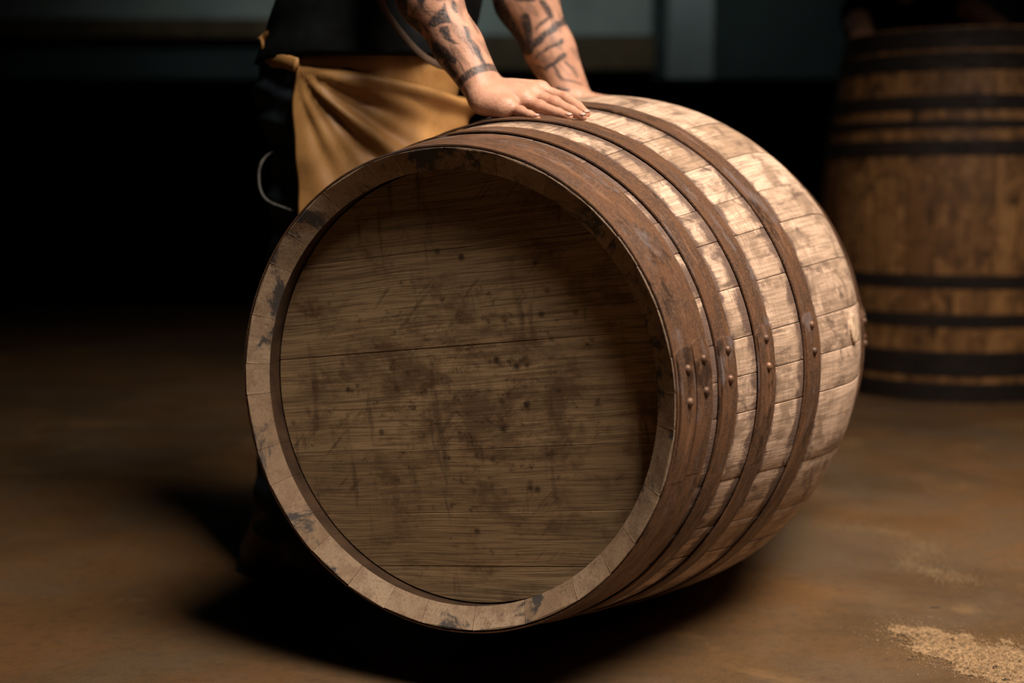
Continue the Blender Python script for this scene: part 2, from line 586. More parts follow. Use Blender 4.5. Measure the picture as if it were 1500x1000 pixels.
def build_barrel(root, fr, L, pf, nst, hoops, m_st, m_end, m_head, m_hoop, joints, roll, lap, seed, ns=30, far_hoops=None):
    rg = np.random.default_rng(seed)
    org = np.array(root.location)
    w = rg.uniform(.62, 1.25, nst)
    edges = np.concatenate([[0], np.cumsum(w)]) / w.sum() * 2 * PI + rg.uniform(0, .2)
    TH, BV = .035, .019
    S = np.concatenate([[0, .002], np.linspace(.012, L - .012, ns), [L - .002, L]])
    for k in range(nst):
        a, b = edges[k], edges[k + 1]
        jog = rg.uniform(-.0007, .0007)
        ga = .0003 / RB
        ths = np.array([a + ga, a + ga + .004, a + .25 * (b - a), (a + b) / 2, b - .25 * (b - a), b - ga - .004, b - ga])
        drop = np.array([.0007, .0001, 0, 0, 0, .0001, .0007])
        V, UV, Fc = [], [], []
        nn = 12
        inn = np.linspace(b - ga, a + ga, 5)
        for i, s in enumerate(S):
            r = pf(s)
            V.append(fr.p(np.full(7, s), ths, r + jog - drop))
            si = BV + s * (L - 2 * BV) / L
            V.append(fr.p(np.full(5, si), inn, pf(si) - TH))
            UV += [(t * RB, s) for t in ths] + [(t * RB, s) for t in inn]
        V = np.vstack(V)
        n = len(S)
        out = []
        for i in range(n - 1):
            for j in range(nn):
                Fc.append((i * nn + j, (i + 1) * nn + j, (i + 1) * nn + (j + 1) % nn, i * nn + (j + 1) % nn))
                out.append(j < 6)
        Fc.append(tuple(range(nn)))
        Fc.append(tuple((n - 1) * nn + j for j in range(nn - 1, -1, -1)))
        out += [False, False]
        me = mesh('stave', V, Fc, org)
        set_uv(me, np.array(UV))
        me.materials.append(m_st)
        me.materials.append(m_end)
        me.materials.append(MINNER)
        for i in range(n - 1):
            for j in range(6, 12):
                me.polygons[i * nn + j].material_index = 2
        for q in (-1, -2):
            me.polygons[len(Fc) + q].material_index = 1
        me.polygons.foreach_set('use_smooth', out)
        link('stave', me, None, root)
    # heads made of boards
    pd = fr.Y * math.cos(roll) + fr.X * math.sin(roll)
    qd = fr.X * math.cos(roll) - fr.Y * math.sin(roll)
    Rh = float(pf(.055)) - TH - .0025
    for sgn, s0 in ((1, .054), (-1, L - .054)):
        js = [Rh] + list(joints) + [-Rh]
        for q1, q0 in zip(js[:-1], js[1:]):
            sj = s0 + sgn * rg.uniform(-.0005, .0005)

            def ring(ins, ax):
                lo, hi = q0 + .0002 + ins, q1 - .0002 - ins
                R = Rh - ins
                lo, hi = max(lo, -R + 1e-4), min(hi, R - 1e-4)
                qs = R * np.sin(np.linspace(math.asin(lo / R), math.asin(hi / R), 20))
                xr = np.sqrt(np.maximum(R * R - qs * qs, 0))
                P = [(x, q) for x, q in zip(xr, qs)] + [(-x, q) for x, q in zip(xr[::-1], qs[::-1])]
                return P, [fr.O + ax * fr.Z + x * pd + q * qd for x, q in P]
            P0, A0 = ring(.0006, sj)
            P1, A1 = ring(0, sj + sgn * .0006)
            P2, A2 = ring(0, sj + sgn * .024)
            m = len(P0)
            Fc = [tuple(range(m))]
            for z in (0, 1):
                for i in range(m):
                    Fc.append((z * m + i, z * m + (i + 1) % m, (z + 1) * m + (i + 1) % m, (z + 1) * m + i))
            Fc.append(tuple(2 * m + i for i in range(m - 1, -1, -1)))
            me = mesh('head_board', np.array(A0 + A1 + A2), Fc, org)
            set_uv(me, np.array(P0 + P1 + P2))
            link('head_board', me, m_head, root)
    # hoops
    all_h = [(a, b, oa, ob, 1) for a, b, oa, ob in hoops] + [(L - b, L - a, ob, oa, -1) for a, b, oa, ob in (far_hoops or hoops)]
    for hi_, (a, b, oa, ob, sg) in enumerate(all_h):
        nA = 160
        T = .0024
        th = np.linspace(0, 2 * PI, nA, endpoint=False)
        wide = (b - a) > .07
        ss = np.linspace(a, b, 7 if wide else 3)
        ra, rb_ = float(pf(a)) + oa, float(pf(b)) + ob

        def rad(s):
            s = np.asarray(s, float)
            base = ra + (rb_ - ra) * (s - a) / (b - a)
            if wide:
                base = np.maximum(base, pf(s) + .002)
                base = base - .0016 * np.exp(-((s - (a + b) / 2) / .004) ** 2)
            return np.maximum(base, pf(s) + .0016)
        wob = .0004 * np.sin(3 * th + hi_) + .0003 * np.sin(7 * th + 2 * hi_)
        V, UV = [], []
        for s in ss:
            V.append(fr.p(np.full(nA, s), th, rad(s) + wob))
            UV += [(t * .38, s) for t in th]
        for s in ss[::-1]:
            V.append(fr.p(np.full(nA, s), th, rad(s) - T + wob))
            UV += [(t * .38, s) for t in th]
        R = 2 * len(ss)
        Fc = []
        for i in range(R):
            for j in range(nA):
                Fc.append((i * nA + j, i * nA + (j + 1) % nA, ((i + 1) % R) * nA + (j + 1) % nA, ((i + 1) % R) * nA + j))
        me = mesh('hoop', np.vstack(V), Fc, org)
        set_uv(me, np.array(UV))
        hp = link('hoop', me, m_hoop, root, True)
        hp.data.set_sharp_from_angle(angle=.6)
        if hi_ == 0:
            hp['label'] = 'wide rusty end hoop at the rim'
        if not lap:
            continue
        # riveted lap: tongues with a rounded end lying on the hoop
        spans = [(a + .003, (a + b) / 2 - .002), ((a + b) / 2 + .002, b - .004)] if wide else [(a + .001, b - .001)]
        for si, (u0, u1) in enumerate(spans):
            t0 = math.radians(lap + (0 if sg > 0 else 4)) - (.02 if si else 0)
            t1 = t0 + .52
            nt = 26
            V, UV, Fc = [], [], []
            mid, hw = (u0 + u1) / 2, (u1 - u0) / 2
            R0_ = float(rad(mid))
            for i in range(nt):
                t = t0 + (t1 - t0) * (i / (nt - 1)) ** 1.5
                x = (t - t0) * R0_
                cl = hw * .62
                ww = hw * (math.sqrt(max(0, 1 - (1 - x / cl) ** 2)) * .75 + .25 if x < cl else 1)
                lift = .0030 * (1 - max(0, (t - t0 - .30) / .22)) + .0004
                for u in (-1, -.5, 0, .5, 1):
                    s = mid + ww * u
                    V.append(fr.p(s, t, rad(s) + lift - (.0005 if abs(u) == 1 else 0)))
                    UV.append((t * .38 + 3, s))
                for u in (1, -1):
                    s = mid + ww * u
                    V.append(fr.p(s, t, rad(s) - .0004))
                    UV.append((t * .38 + 3, s))
            for i in range(nt - 1):
                for j in range(7):
                    Fc.append((i * 7 + j, (i + 1) * 7 + j, (i + 1) * 7 + (j + 1) % 7, i * 7 + (j + 1) % 7))
            Fc.append(tuple(range(7)))
            Fc.append(tuple((nt - 1) * 7 + j for j in range(6, -1, -1)))
            me = mesh('hoop_lap', np.array(V), Fc, org)
            set_uv(me, np.array(UV))
            lp = link('hoop_lap', me, m_hoop, hp, True)
            lp.data.set_sharp_from_angle(angle=.6)
            for dr in ((.030, .075) if wide else (.020, .062)):
                t = t0 + dr / R0_
                c0 = fr.p(mid, t, float(rad(mid)) + .0030)
                nrm = math.cos(t) * fr.X + math.sin(t) * fr.Y
                tn = np.cross(fr.Z, nrm)
                V, Fc = [], []
                nr = 12
                for (rr, hh) in ((.0068, -.001), (.0066, .0018), (.0052, .0042), (.0028, .0056)):
                    for j in range(nr):
                        q = 2 * PI * j / nr
                        V.append(c0 + rr * (math.cos(q) * fr.Z + math.sin(q) * tn) + hh * nrm)
                for i in range(3):
                    for j in range(nr):
                        Fc.append((i * nr + j, i * nr + (j + 1) % nr, (i + 1) * nr + (j + 1) % nr, (i + 1) * nr + j))
                Fc.append(tuple(3 * nr + j for j in range(nr)))
                me = mesh('rivet', np.array(V), Fc, org)
                set_uv(me, np.tile([[.3 + dr, .2]], (len(V), 1)))
                link('rivet', me, m_hoop, hp, True)


C0 = np.array([-.1001, 1.9322, .4683])
AX = np.array([.43601, .89994, 0])
FD = np.array([.89994, -.43601, 0])
UP = np.array([0, 0, 1.])
FR = Frame(C0, UP, FD, AX)
RT = -AX   # the worker's right-hand side, towards the barrel head

cp = C0 + AX * LB / 2
barrel = empty('oak_barrel', (cp[0], cp[1], 0))
tag(barrel, 'pale oak cask with rusty hoops lying on its side under the tattooed hands', 'barrel')
build_barrel(barrel, FR, LB, prof, 31, HOOPS, MS, MCH, MHEAD, MRUST, [.2083, .0634, -.0944, -.1907, -.2732], math.radians(6.9), 77, 5)
# bung in the bilge
bt, bs = math.radians(83), .628
bc = FR.p(bs, bt, float(prof(bs)))
bn = math.cos(bt) * UP + math.sin(bt) * FD
btn = np.cross(AX, bn)
V, Fc = [], []
for rr, hh in ((.026, -.01), (.026, .0025), (.0235, .004), (.012, .0045)):
    for j in range(20):
        q = 2 * PI * j / 20
        V.append(bc + rr * (math.cos(q) * AX + math.sin(q) * btn) + hh * bn)
for i in range(3):
    for j in range(20):
        Fc.append((i * 20 + j, i * 20 + (j + 1) % 20, (i + 1) * 20 + (j + 1) % 20, (i + 1) * 20 + j))
Fc.append(tuple(60 + j for j in range(20)))
link('bung', mesh('bung', np.array(V), Fc, barrel.location), MBUNG, barrel)['label'] = 'pale round wooden bung'

# standing barrel behind
L2 = 1.325
BC = np.array([1.67, 5.10, 0.0])
FR2 = Frame(BC + [0, 0, L2], (0, -1, 0), (-1, 0, 0), (0, 0, -1))
HOOPS2 = [(.006, .075, .003, .003), (.088, .150, .003, .003), (.236, .288, .003, .003), (.322, .352, .003, .003), (.392, .446, .003, .003)]
HOOPS2B = [(.006, .075, .003, .003), (.100, .190, .003, .003), (.278, .326, .003, .003), (.416, .464, .003, .003)]
barrel2 = empty('standing_barrel', BC)
tag(barrel2, 'brown oak cask with black hoops standing upright in the shade', 'barrel')
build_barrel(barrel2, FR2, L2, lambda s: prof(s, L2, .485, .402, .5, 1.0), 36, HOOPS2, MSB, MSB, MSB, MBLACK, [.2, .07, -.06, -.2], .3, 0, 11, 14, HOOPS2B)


# ------------------------------------------------------------------ people
def poly_sd(P, poly):
    poly = np.asarray(poly, float)
    d = np.full(len(P), 1e9)
    ins = np.zeros(len(P), bool)
    for i in range(len(poly)):
        a, b = poly[i], poly[(i + 1) % len(poly)]
        e = b - a
        w = P - a
        t = np.clip((w @ e) / (e @ e), 0, 1)
        d = np.minimum(d, np.linalg.norm(w - t[:, None] * e, axis=1))
        c = (a[1] > P[:, 1]) != (b[1] > P[:, 1])
        with np.errstate(divide='ignore', invalid='ignore'):
            xi = (b[0] - a[0]) * (P[:, 1] - a[1]) / (b[1] - a[1]) + a[0]
        ins ^= c & (P[:, 0] < xi)
    return np.where(ins, -d, d)


def seg_sd(P, a, b, w):
    a = np.asarray(a, float)
    b = np.asarray(b, float)
    e = b - a
    q = P - a
    t = np.clip((q @ e) / (e @ e), 0, 1)
    return np.linalg.norm(q - t[:, None] * e, axis=1) - w / 2


def arm_ink(V, el, wr, view, sk_e, sk_w, hw0, hw1, polys, segs, seed, bands=()):
    """tattoo drawn on the unrolled forearm: t along the arm, w across it; sketch units as in the drawing"""
    ax = wr - el
    Ln = np.linalg.norm(ax)
    ax = ax / Ln
    t = ((V - el) @ ax) / Ln
    rad = (V - el) - ((V - el) @ ax)[:, None] * ax
    fwd = view - (view @ ax) * ax
    fwd /= np.linalg.norm(fwd)
    side = np.cross(ax, fwd)
    phi = np.arctan2(rad @ side, rad @ fwd)
    sk_e, sk_w = np.array(sk_e, float), np.array(sk_w, float)
    d = sk_w - sk_e
    dl = np.linalg.norm(d)
    d /= dl
    nrm = np.array([d[1], -d[0]])
    hw = hw0 + (hw1 - hw0) * np.clip(t, 0, 1)
    sgn = SIDE_SIGN
    off = np.sin(np.clip(phi, -PI / 2, PI / 2)) * hw * sgn
    S = sk_e + np.outer(t * dl, d) + off[:, None] * nrm
    rg = np.random.default_rng(seed)
    wob = 3.5 * np.stack([np.sin(V[:, 0] * 190 + V[:, 2] * 120), np.sin(V[:, 2] * 210 + V[:, 1] * 90)], 1)
    S = S + wob
    ink = np.zeros(len(V))
    for p in polys:
        ink = np.maximum(ink, np.clip(.5 - poly_sd(S, p) / 12, 0, 1))
    for a, b, w in segs:
        ink = np.maximum(ink, np.clip(.5 - seg_sd(S, a, b, w) / 12, 0, 1))
    wash = np.sin(V[:, 0] * 83 + V[:, 2] * 61) * np.sin(V[:, 2] * 97 - V[:, 1] * 45) + .4 * np.sin(V[:, 0] * 260 + V[:, 2] * 190)
    ink = np.maximum(ink, np.clip((wash - .15) * .9, 0, .42) * np.clip((.93 - t) * 12, 0, 1))
    # the side turned away: bold bars of its own
    back = np.abs(phi) > PI / 2 * .98
    q = np.sin(phi * 3 + t * 22) * np.sin(t * 34 + phi * 2)
    ink = np.where(back, np.clip((q - .15) * 4, 0, .9), ink)
    for b0, b1 in bands:
        ink = np.maximum(ink, np.clip(.5 - np.maximum(b0 - t, t - b1) * Ln / .003, 0, .9))
    return ink * np.clip((1.0 - t) * 40, 0, 1) * np.clip((t + .5) * 8, 0, 1)


SIDE_SIGN = -1.0
NEAR_POLY = [
    [(215, 10), (290, 0), (300, 50), (250, 110), (225, 60)],
    [(330, 130), (370, 80), (385, 140), (410, 190), (370, 185), (310, 200), (270, 180)],
    [(340, 200), (390, 200), (410, 260), (445, 300), (420, 300), (380, 270), (340, 230)],
    [(110, 0), (180, 0), (200, 60), (180, 100), (230, 140), (240, 190), (190, 210), (160, 130)],
    [(210, 210), (260, 230), (290, 280), (330, 260), (400, 330), (440, 370), (430, 400), (370, 350), (300, 330), (250, 290)],
    [(360, 360), (390, 350), (420, 410), (450, 430), (440, 450), (400, 430)],
    [(460, 195), (480, 200), (500, 260), (540, 300), (590, 400), (575, 410), (530, 350), (480, 270)],
    [(530, 340), (560, 350), (600, 410), (575, 430)],
    [(390, 50), (420, 70), (440, 120), (425, 125), (400, 85)],
    [(430, 470), (460, 490), (470, 540), (440, 520)],
    [(100, -40), (180, -60), (240, -20), (200, 0), (120, 0)],
    [(300, -90), (380, -80), (360, -20), (310, -40)],
]
NEAR_SEG = [((120, 60), (170, 170), 26), ((170, 170), (215, 290), 22), ((250, 320), (300, 420), 24), ((300, 420), (370, 520), 22), ((200, 120), (235, 90), 10), ((320, 400), (350, 385), 9), ((350, 385), (372, 420), 9), ((330, 440), (372, 420), 9), ((345, 450), (390, 520), 12), ((420, 500), (450, 560), 16), ((480, 130), (520, 220), 6), ((250, 40), (270, 130), 8), ((290, 60), (340, 75), 7), ((340, 75), (385, 62), 7), ((255, 115), (330, 130), 8), ((290, 345), (330, 335), 9),
            ((330, 335), (345, 365), 9), ((345, 365), (300, 372), 9), ((300, 372), (290, 345), 9), ((375, 440), (415, 465), 9),
            ((415, 465), (385, 490), 9), ((480, 285), (520, 350), 7), ((345, 300), (300, 260), 10), ((230, 150), (280, 210), 9),
            ((405, 310), (470, 420), 7), ((470, 420), (500, 460), 7)]
FAR_SEG = [((765, 100), (785, 270), 45), ((785, 262), (985, 100), 40), ((845, 25), (905, 92), 30), ((905, 92), (820, 160), 16),
           ((640, 20), (740, 260), 60), ((730, 0), (790, 10), 50), ((870, 270), (960, 225), 22), ((870, 370), (970, 300), 26),
           ((900, 340), (960, 430), 14), ((960, 430), (1080, 440), 12), ((820, 310), (880, 270), 14), ((940, 470), (990, 480), 16),
           ((980, 330), (1050, 400), 12), ((700, -60), (860, -40), 40), ((820, 350), (880, 380), 12)]


def chain(pts, rads, k):
    return [(pts[i], pts[i + 1], rads[i], rads[i + 1], k) for i in range(len(pts) - 1)]


def hand_prims(wr_r, wr_u, fingers, thumb, heel=None):
    """wr_r / wr_u: thumb-side and little-finger-side wrist points; fingers: index..little joint lists"""
    P = []
    base = np.linspace(0, 1, 4)
    for b, f in zip(base, fingers):
        w0 = wr_r * (1 - b) + wr_u * b
        P.append((w0, f[0], .0165, .0125, .016))
        d = f[0] - w0
        P.append((w0 + d * .45, f[0] - d * .02, .0150, .0118, .016))
    for f, sc in zip(fingers, (1.0, 1.04, .98, .86)):
        P += chain(f, [.0112 * sc, .0100 * sc, .0088 * sc, .0074 * sc], .004)
        P.append((f[1], f[1], .0106 * sc, .0106 * sc, .004))
        P.append((f[0], f[0], .0128 * sc, .0128 * sc, .008))
    for b, f in zip(base, fingers):
        w0 = wr_r * (1 - b) + wr_u * b
        P.append((w0 + (f[0] - w0) * .35 + UP * .0105, f[0] + UP * .0085, .0026, .0040, .006))
    P += chain(thumb, [.016, .0125, .0108, .0088], .010)
    if heel is not None:
        P.append((heel[0], heel[1], .017, .013, .02))
    return P


def forearm_prims(el, wr_c, wr_r, wr_u, upper, re=.047, rw=.026):
    m = el + (wr_c - el) * .28
    m2 = el + (wr_c - el) * .62
    P = [(upper, el, .050, .046, .03), (el, m, .044, re, .03), (m, m2, re, (re + rw) * .5, .03)]
    for q in (wr_r, wr_u):
        P.append((m2 * .8 + q * .2, q, (re + rw) * .43, rw * .80, .02))
    P.append((m2, wr_c, (re + rw) * .48, rw * .88, .02))
    return P


def build_person(root, J, arms, names, shirt_hem, seed, coarse, skin, shirt, trousers, fine=.002):
    """J joints in world space; arms: fine primitive lists with tattoo functions"""
    org = np.array(root.location)
    rt, fd = J['rt'], J['fd']
    H, W_, Ch, Sc, Nk, Hd = J['hip'], J['waist'], J['chest'], J['shoulder'], J['neck'], J['head']
    sw = J.get('sw', .185)
    torso = [(H + rt * .085, H - rt * .085, .125, .125, .06), (W_ + rt * .075, W_ - rt * .075, .120, .120, .08), (H + rt * .06, W_ + rt * .06, .12, .115, .06), (H - rt * .06, W_ - rt * .06, .12, .115, .06),
             (Ch + rt * .095, Ch - rt * .095, .125, .125, .08), (W_, Ch, .125, .13, .08), (Sc + rt * sw, Sc - rt * sw, .066, .066, .08), (Ch + rt * .07, Sc + rt * .11, .11, .07, .06), (Ch - rt * .07, Sc - rt * .11, .11, .07, .06)]
    head = [(Sc + (Nk - Sc) * .2, Nk, .064, .056, .03), (Nk, Hd - (Hd - Nk) * .2, .056, .056, .03)]
    up = Hd - Nk
    up = up / np.linalg.norm(up)
    lk = J['look'] - (J['look'] @ up) * up
    lk = lk / np.linalg.norm(lk)
    sd = np.cross(lk, up)
    hp = lambda f, u, s: Hd + lk * f + up * u + sd * s
    cran = [(hp(-.025, .045, 0), hp(.015, .05, 0), .082, .078, .02)]
    face = [(hp(.03, .0, 0), hp(.045, -.055, 0), .062, .045, .03), (hp(.065, -.075, .012), hp(.065, -.075, -.012), .024, .024, .03),
            (hp(.085, .03, .025), hp(.085, .03, -.025), .016, .016, .02), (hp(.088, .018, 0), hp(.112, -.018, 0), .010, .014, .012),
            (hp(.09, -.048, .016), hp(.09, -.048, -.016), .010, .010, .012), (hp(0, .005, .078), hp(-.01, -.02, .078), .016, .010, .008), (hp(0, .005, -.078), hp(-.01, -.02, -.078), .016, .010, .008),
            (hp(-.01, .01, .04), hp(-.01, .01, -.04), .052, .052, .03)]
    legs = []
    for s in ('r', 'l'):
        hj, kn, an = J['hip_' + s], J['knee_' + s], J['ankle_' + s]
        legs += [(hj, kn, .088, .058, .05), (kn, kn + (an - kn) * .3, .056, .058, .03), (kn + (an - kn) * .3, an, .058, .040, .03)]
    arms_up = []
    for s in ('r', 'l'):
        arms_up += [(J['sh_' + s], J['el_' + s] * .45 + J['sh_' + s] * .55, .058, .050, .04)]
    V, Q = nets(torso + head + cran + face + legs + arms_up, coarse)
    VV, QQ, ink, red = [V], [Q], [np.zeros(len(V))], [np.zeros(len(V))]
    for prims, inkf, tips in arms:
        v, q = nets(prims, fine)
        QQ.append(q + sum(len(x) for x in VV))
        VV.append(v)
        ink.append(inkf(v) if inkf else np.zeros(len(v)))
        r = np.zeros(len(v))
        for p in tips:
            r = np.maximum(r, np.exp(-(np.linalg.norm(v - p, axis=1) / .010) ** 2))
        red.append(r)
    V = np.vstack(VV)
    me = nmesh('body', V, np.vstack(QQ), org)
    me.attributes.new('ink', 'FLOAT', 'POINT').data.foreach_set('value', np.concatenate(ink).astype(np.float32))
    me.attributes.new('red', 'FLOAT', 'POINT').data.foreach_set('value', np.concatenate(red).astype(np.float32))
    body = link('body', me, skin, root, True)
    # hair and eyes
    hv, hq = nets([(hp(-.032, .052, 0), hp(.008, .062, 0), .090, .084, .02), (hp(-.05, .01, .03), hp(-.05, .01, -.03), .055, .055, .03)], coarse * .8,
                  cut=lambda X, Y, Z: ((X - Hd[0]) * lk[0] + (Y - Hd[1]) * lk[1] + (Z - Hd[2]) * lk[2]) * .8 - ((X - Hd[0]) * up[0] + (Y - Hd[1]) * up[1] + (Z - Hd[2]) * up[2]) * .6 + .012)
    link('hair', nmesh('hair', hv, hq, org), MHAIR, root, True)
    for s in (-1, 1):
        ev, eq = nets([(hp(.082, .012, s * .031), hp(.082, .012, s * .031), .0125, .0125, 0)], .004, pad=.01)
        link('eye', nmesh('eye', ev, eq, org), MEYE, root, True)
    # shirt
    infl = lambda L_, d: [(a, b, ra + d, rb + d, k) for a, b, ra, rb, k in L_]
    slv = []
    for s in ('r', 'l'):
        e = J['sh_' + s] * .42 + J['el_' + s] * .58
        slv += [(J['sh_' + s], e, .066, .066, .05)]
    hp0, hn = shirt_hem

    def wr1(X, Y, Z):
        return .0035 * np.sin(34 * Z + 16 * X + 5 * np.sin(9 * X + 3 * Y)) + .003 * np.sin(21 * X - 27 * Z + 14 * Y) + .0015 * np.sin(70 * Z + 30 * Y + 20 * X)
    els = [(J['sh_' + s] * .5 + J['el_' + s] * .5, (J['el_' + s] - J['sh_' + s]) / np.linalg.norm(J['el_' + s] - J['sh_' + s])) for s in ('r', 'l')]

    def cut_sh(X, Y, Z):
        c = (X - hp0[0]) * hn[0] + (Y - hp0[1]) * hn[1] + (Z - hp0[2]) * hn[2]
        ncut = (Z - (Nk[2] + .0)) * .8
        return np.maximum(c, ncut)
    belly = [(W_ + fd * .045 + rt * .05, W_ + fd * .045 - rt * .05, .115, .115, .06), (H + fd * .060 + UP * .065 + rt * .088, H + fd * .060 + UP * .065 - rt * .088, .146, .146, .05)]
    v, q = nets(infl(torso, .014) + belly + slv, coarse * .9, cut_sh, wr1)
    link('shirt', nmesh('shirt', v, q, org), shirt, root, True)
    # trousers
    tops = H + (W_ - H) * .55

    def wr2(X, Y, Z):
        return .004 * np.sin(46 * Z + 22 * X + 8 * np.sin(7 * Z)) + .003 * np.sin(30 * X - 38 * Z + 26 * Y) + .002 * np.sin(90 * Z + 40 * Y)
    lg = []
    for s in ('r', 'l'):
        hj, kn, an = J['hip_' + s], J['knee_' + s], J['ankle_' + s]
        lg += [(hj, kn, .104, .076, .05), (kn, an + (kn - an) * .06, .076, .066, .04)]
    v, q = nets(infl(torso[:1] + torso[2:4], .010) + lg, coarse * .9, lambda X, Y, Z: np.maximum(Z - tops[2] - .02 + 0 * X, J['ankle_r'][2] * .62 - Z), wr2)
    link('trousers', nmesh('trousers', v, q, org), trousers, root, True)
    # boots
    for s in ('r', 'l'):
        an = J['ankle_' + s]
        d = J['toe_' + s]
        sdv = np.array([-d[1], d[0], 0])
        g = np.array([an[0], an[1], 0])
        P = [(g - d * .055 + UP * .045, an + UP * .03, .043, .052, .03), (g - d * .05 + UP * .04, g + d * .07 + UP * .045, .038, .046, .03), (g + d * .05 + UP * .075, an + UP * .01, .036, .050, .04),
             (g + d * .07 + UP * .042, g + d * .165 + UP * .035, .045, .040, .04), (g + d * .12 + sdv * .012 + UP * .03, g + d * .12 - sdv * .012 + UP * .03, .038, .038, .02)]
        v, q = nets(P, .005, lambda X, Y, Z: .018 - Z + 0 * X + 0 * Y)
        bo = link('boot', nmesh('boot', v, q, org), MBOOT, root, True)
        v, q = nets([(g - d * .05 + UP * .01, g + d * .06 + UP * .01, .046, .046, .03), (g + d * .06 + UP * .01, g + d * .165 + UP * .01, .050, .047, .03)], .005,
                    lambda X, Y, Z: np.maximum(-Z + .0005, Z - .022) + 0 * X + 0 * Y)
        link('sole', nmesh('sole', v, q, org), MSOLE, bo, True)
        for z in (0, 1, 2):
            c = g + d * (.045 + .028 * z) + UP * (.108 - .014 * z)
            pts = spline([c - sdv * .034 - UP * .022, c - sdv * .018 - UP * .002, c + sdv * .018 - UP * .002, c + sdv * .034 - UP * .022], 4)
            tv, tf = tube_vf(pts, .0032, 6)
            link('lace', mesh('lace', tv, tf, org), MLACE, bo, True)
    return body


# ---- the worker
w_el = np.array([-.1782, 2.3300, 1.1520])
w_wr = np.array([-.0442, 2.2450, .9256])
w_r = np.array([-.0360, 2.2620, .9310])
w_u = np.array([-.0500, 2.2240, .9160])
ix = [np.array(p) for p in ((.0480, 2.2620, .9290), (.0885, 2.2450, .9141), (.1087, 2.2220, .8985), (.1206, 2.1960, .8862))]
mi = [np.array(p) for p in ((.0339, 2.2360, .9207), (.0706, 2.2160, .9048), (.0965, 2.1920, .8902), (.1130, 2.1670, .8795))]
ri = [np.array(p) for p in ((.0202, 2.2150, .9100), (.0456, 2.1980, .8982), (.0749, 2.1750, .8856), (.0906, 2.1565, .8789))]
li = [np.array(p) for p in ((-.0067, 2.1960, .8975), (.0140, 2.1820, .8891), (.0285, 2.1620, .8820), (.0391, 2.1450, .8772))]
th = [np.array(p) for p in ((-.0250, 2.2720, .9200), (.0050, 2.3000, .9160), (.0350, 2.3180, .9150), (.0600, 2.3230, .9150))]
near_arm = forearm_prims(w_el, w_wr, w_r, w_u, np.array([-.182, 2.35, 1.30]), .049, .0275) + hand_prims(w_r, w_u, [ix, mi, ri, li], th, (np.array([-.048, 2.208, .904]), np.array([-.020, 2.196, .894])))
VIEW = np.array([0.03, -1.0, 0.0])
near_ink = lambda v: arm_ink(v, w_el, w_wr, VIEW, ((597 - 560) / .26667, -58 / .26667), ((711 - 560) / .26667, 134 / .26667), 168, 98, NEAR_POLY, NEAR_SEG, 1, ((.885, .935),))

f_el = np.array([-.0100, 2.700, 1.2150])
f_wr = np.array([.1200, 2.690, .9470])
f_r = np.array([.1080, 2.666, .9420])
f_u = np.array([.1320, 2.712, .9400])


def on_barrel(s, deg, h):
    return FR.p(s, math.radians(deg), float(prof(s)) + h)


ff = []
for k, (s0, ds) in enumerate(((.775, 0), (.798, .004), (.820, .010), (.840, .018))):
    ln = (1.0, 1.06, 1.0, .82)[k]
    ff.append([on_barrel(s0, -7.0 - k * .5, .016), on_barrel(s0 + ds * .4, -7 + 5.2 * ln, .012), on_barrel(s0 + ds * .8, -7 + 8.7 * ln, .010), on_barrel(s0 + ds, -7 + 11.6 * ln, .008)])
fth = [on_barrel(.77, -13, .02), on_barrel(.745, -10.5, .013), on_barrel(.735, -7, .0115), on_barrel(.730, -3.5, .0095)]
far_arm = forearm_prims(f_el, f_wr, f_r, f_u, np.array([-.012, 2.72, 1.34]), .058, .036) + hand_prims(f_r, f_u, ff, fth)
far_ink = lambda v: arm_ink(v, f_el, f_wr, VIEW, ((738 - 560) / .26667, -60 / .26667), ((832 - 560) / .26667, 134 / .26667), 165, 130, [], FAR_SEG, 2)

WH = np.array([-.31, 2.66, .96])
J = dict(rt=RT, fd=FD, hip=WH, waist=WH + FD * .055 + UP * .17, chest=WH + FD * .155 + UP * .36, shoulder=WH + FD * .23 + UP * .52, neck=WH + FD * .31 + UP * .62, head=WH + FD * .39 + UP * .73,
         look=FD * .8 - UP * .5, hip_r=WH + RT * .095 - UP * .03, hip_l=WH - RT * .095 - UP * .03,
         knee_r=np.array([-.400, 2.584, .51]), ankle_r=np.array([-.450, 2.585, .10]), knee_l=np.array([-.3166, 2.793, .51]), ankle_l=np.array([-.344, 2.85, .10]), toe_r=FD, toe_l=FD)
J['sh_r'] = J['shoulder'] + RT * .20
J['sh_l'] = J['shoulder'] - RT * .20
J['el_r'], J['el_l'] = w_el, f_el
worker = empty('person', (-.40, 2.73, 0))
tag(worker, 'person in black shirt and tan leather apron leaning tattooed arms on the lying cask', 'person')
hem_n = np.array([.03, 0, -.9995])
build_person(worker, J, [(near_arm, near_ink, [f[1] for f in (ix, mi, ri, li)] + [f[3] for f in (ix, mi, ri, li)]), (far_arm, far_ink, [])], None, (np.array([-.31, 2.66, 1.004]), hem_n), 3, .006, MSKIN, MSHIRT, MJEAN)
worg = np.array(worker.location)
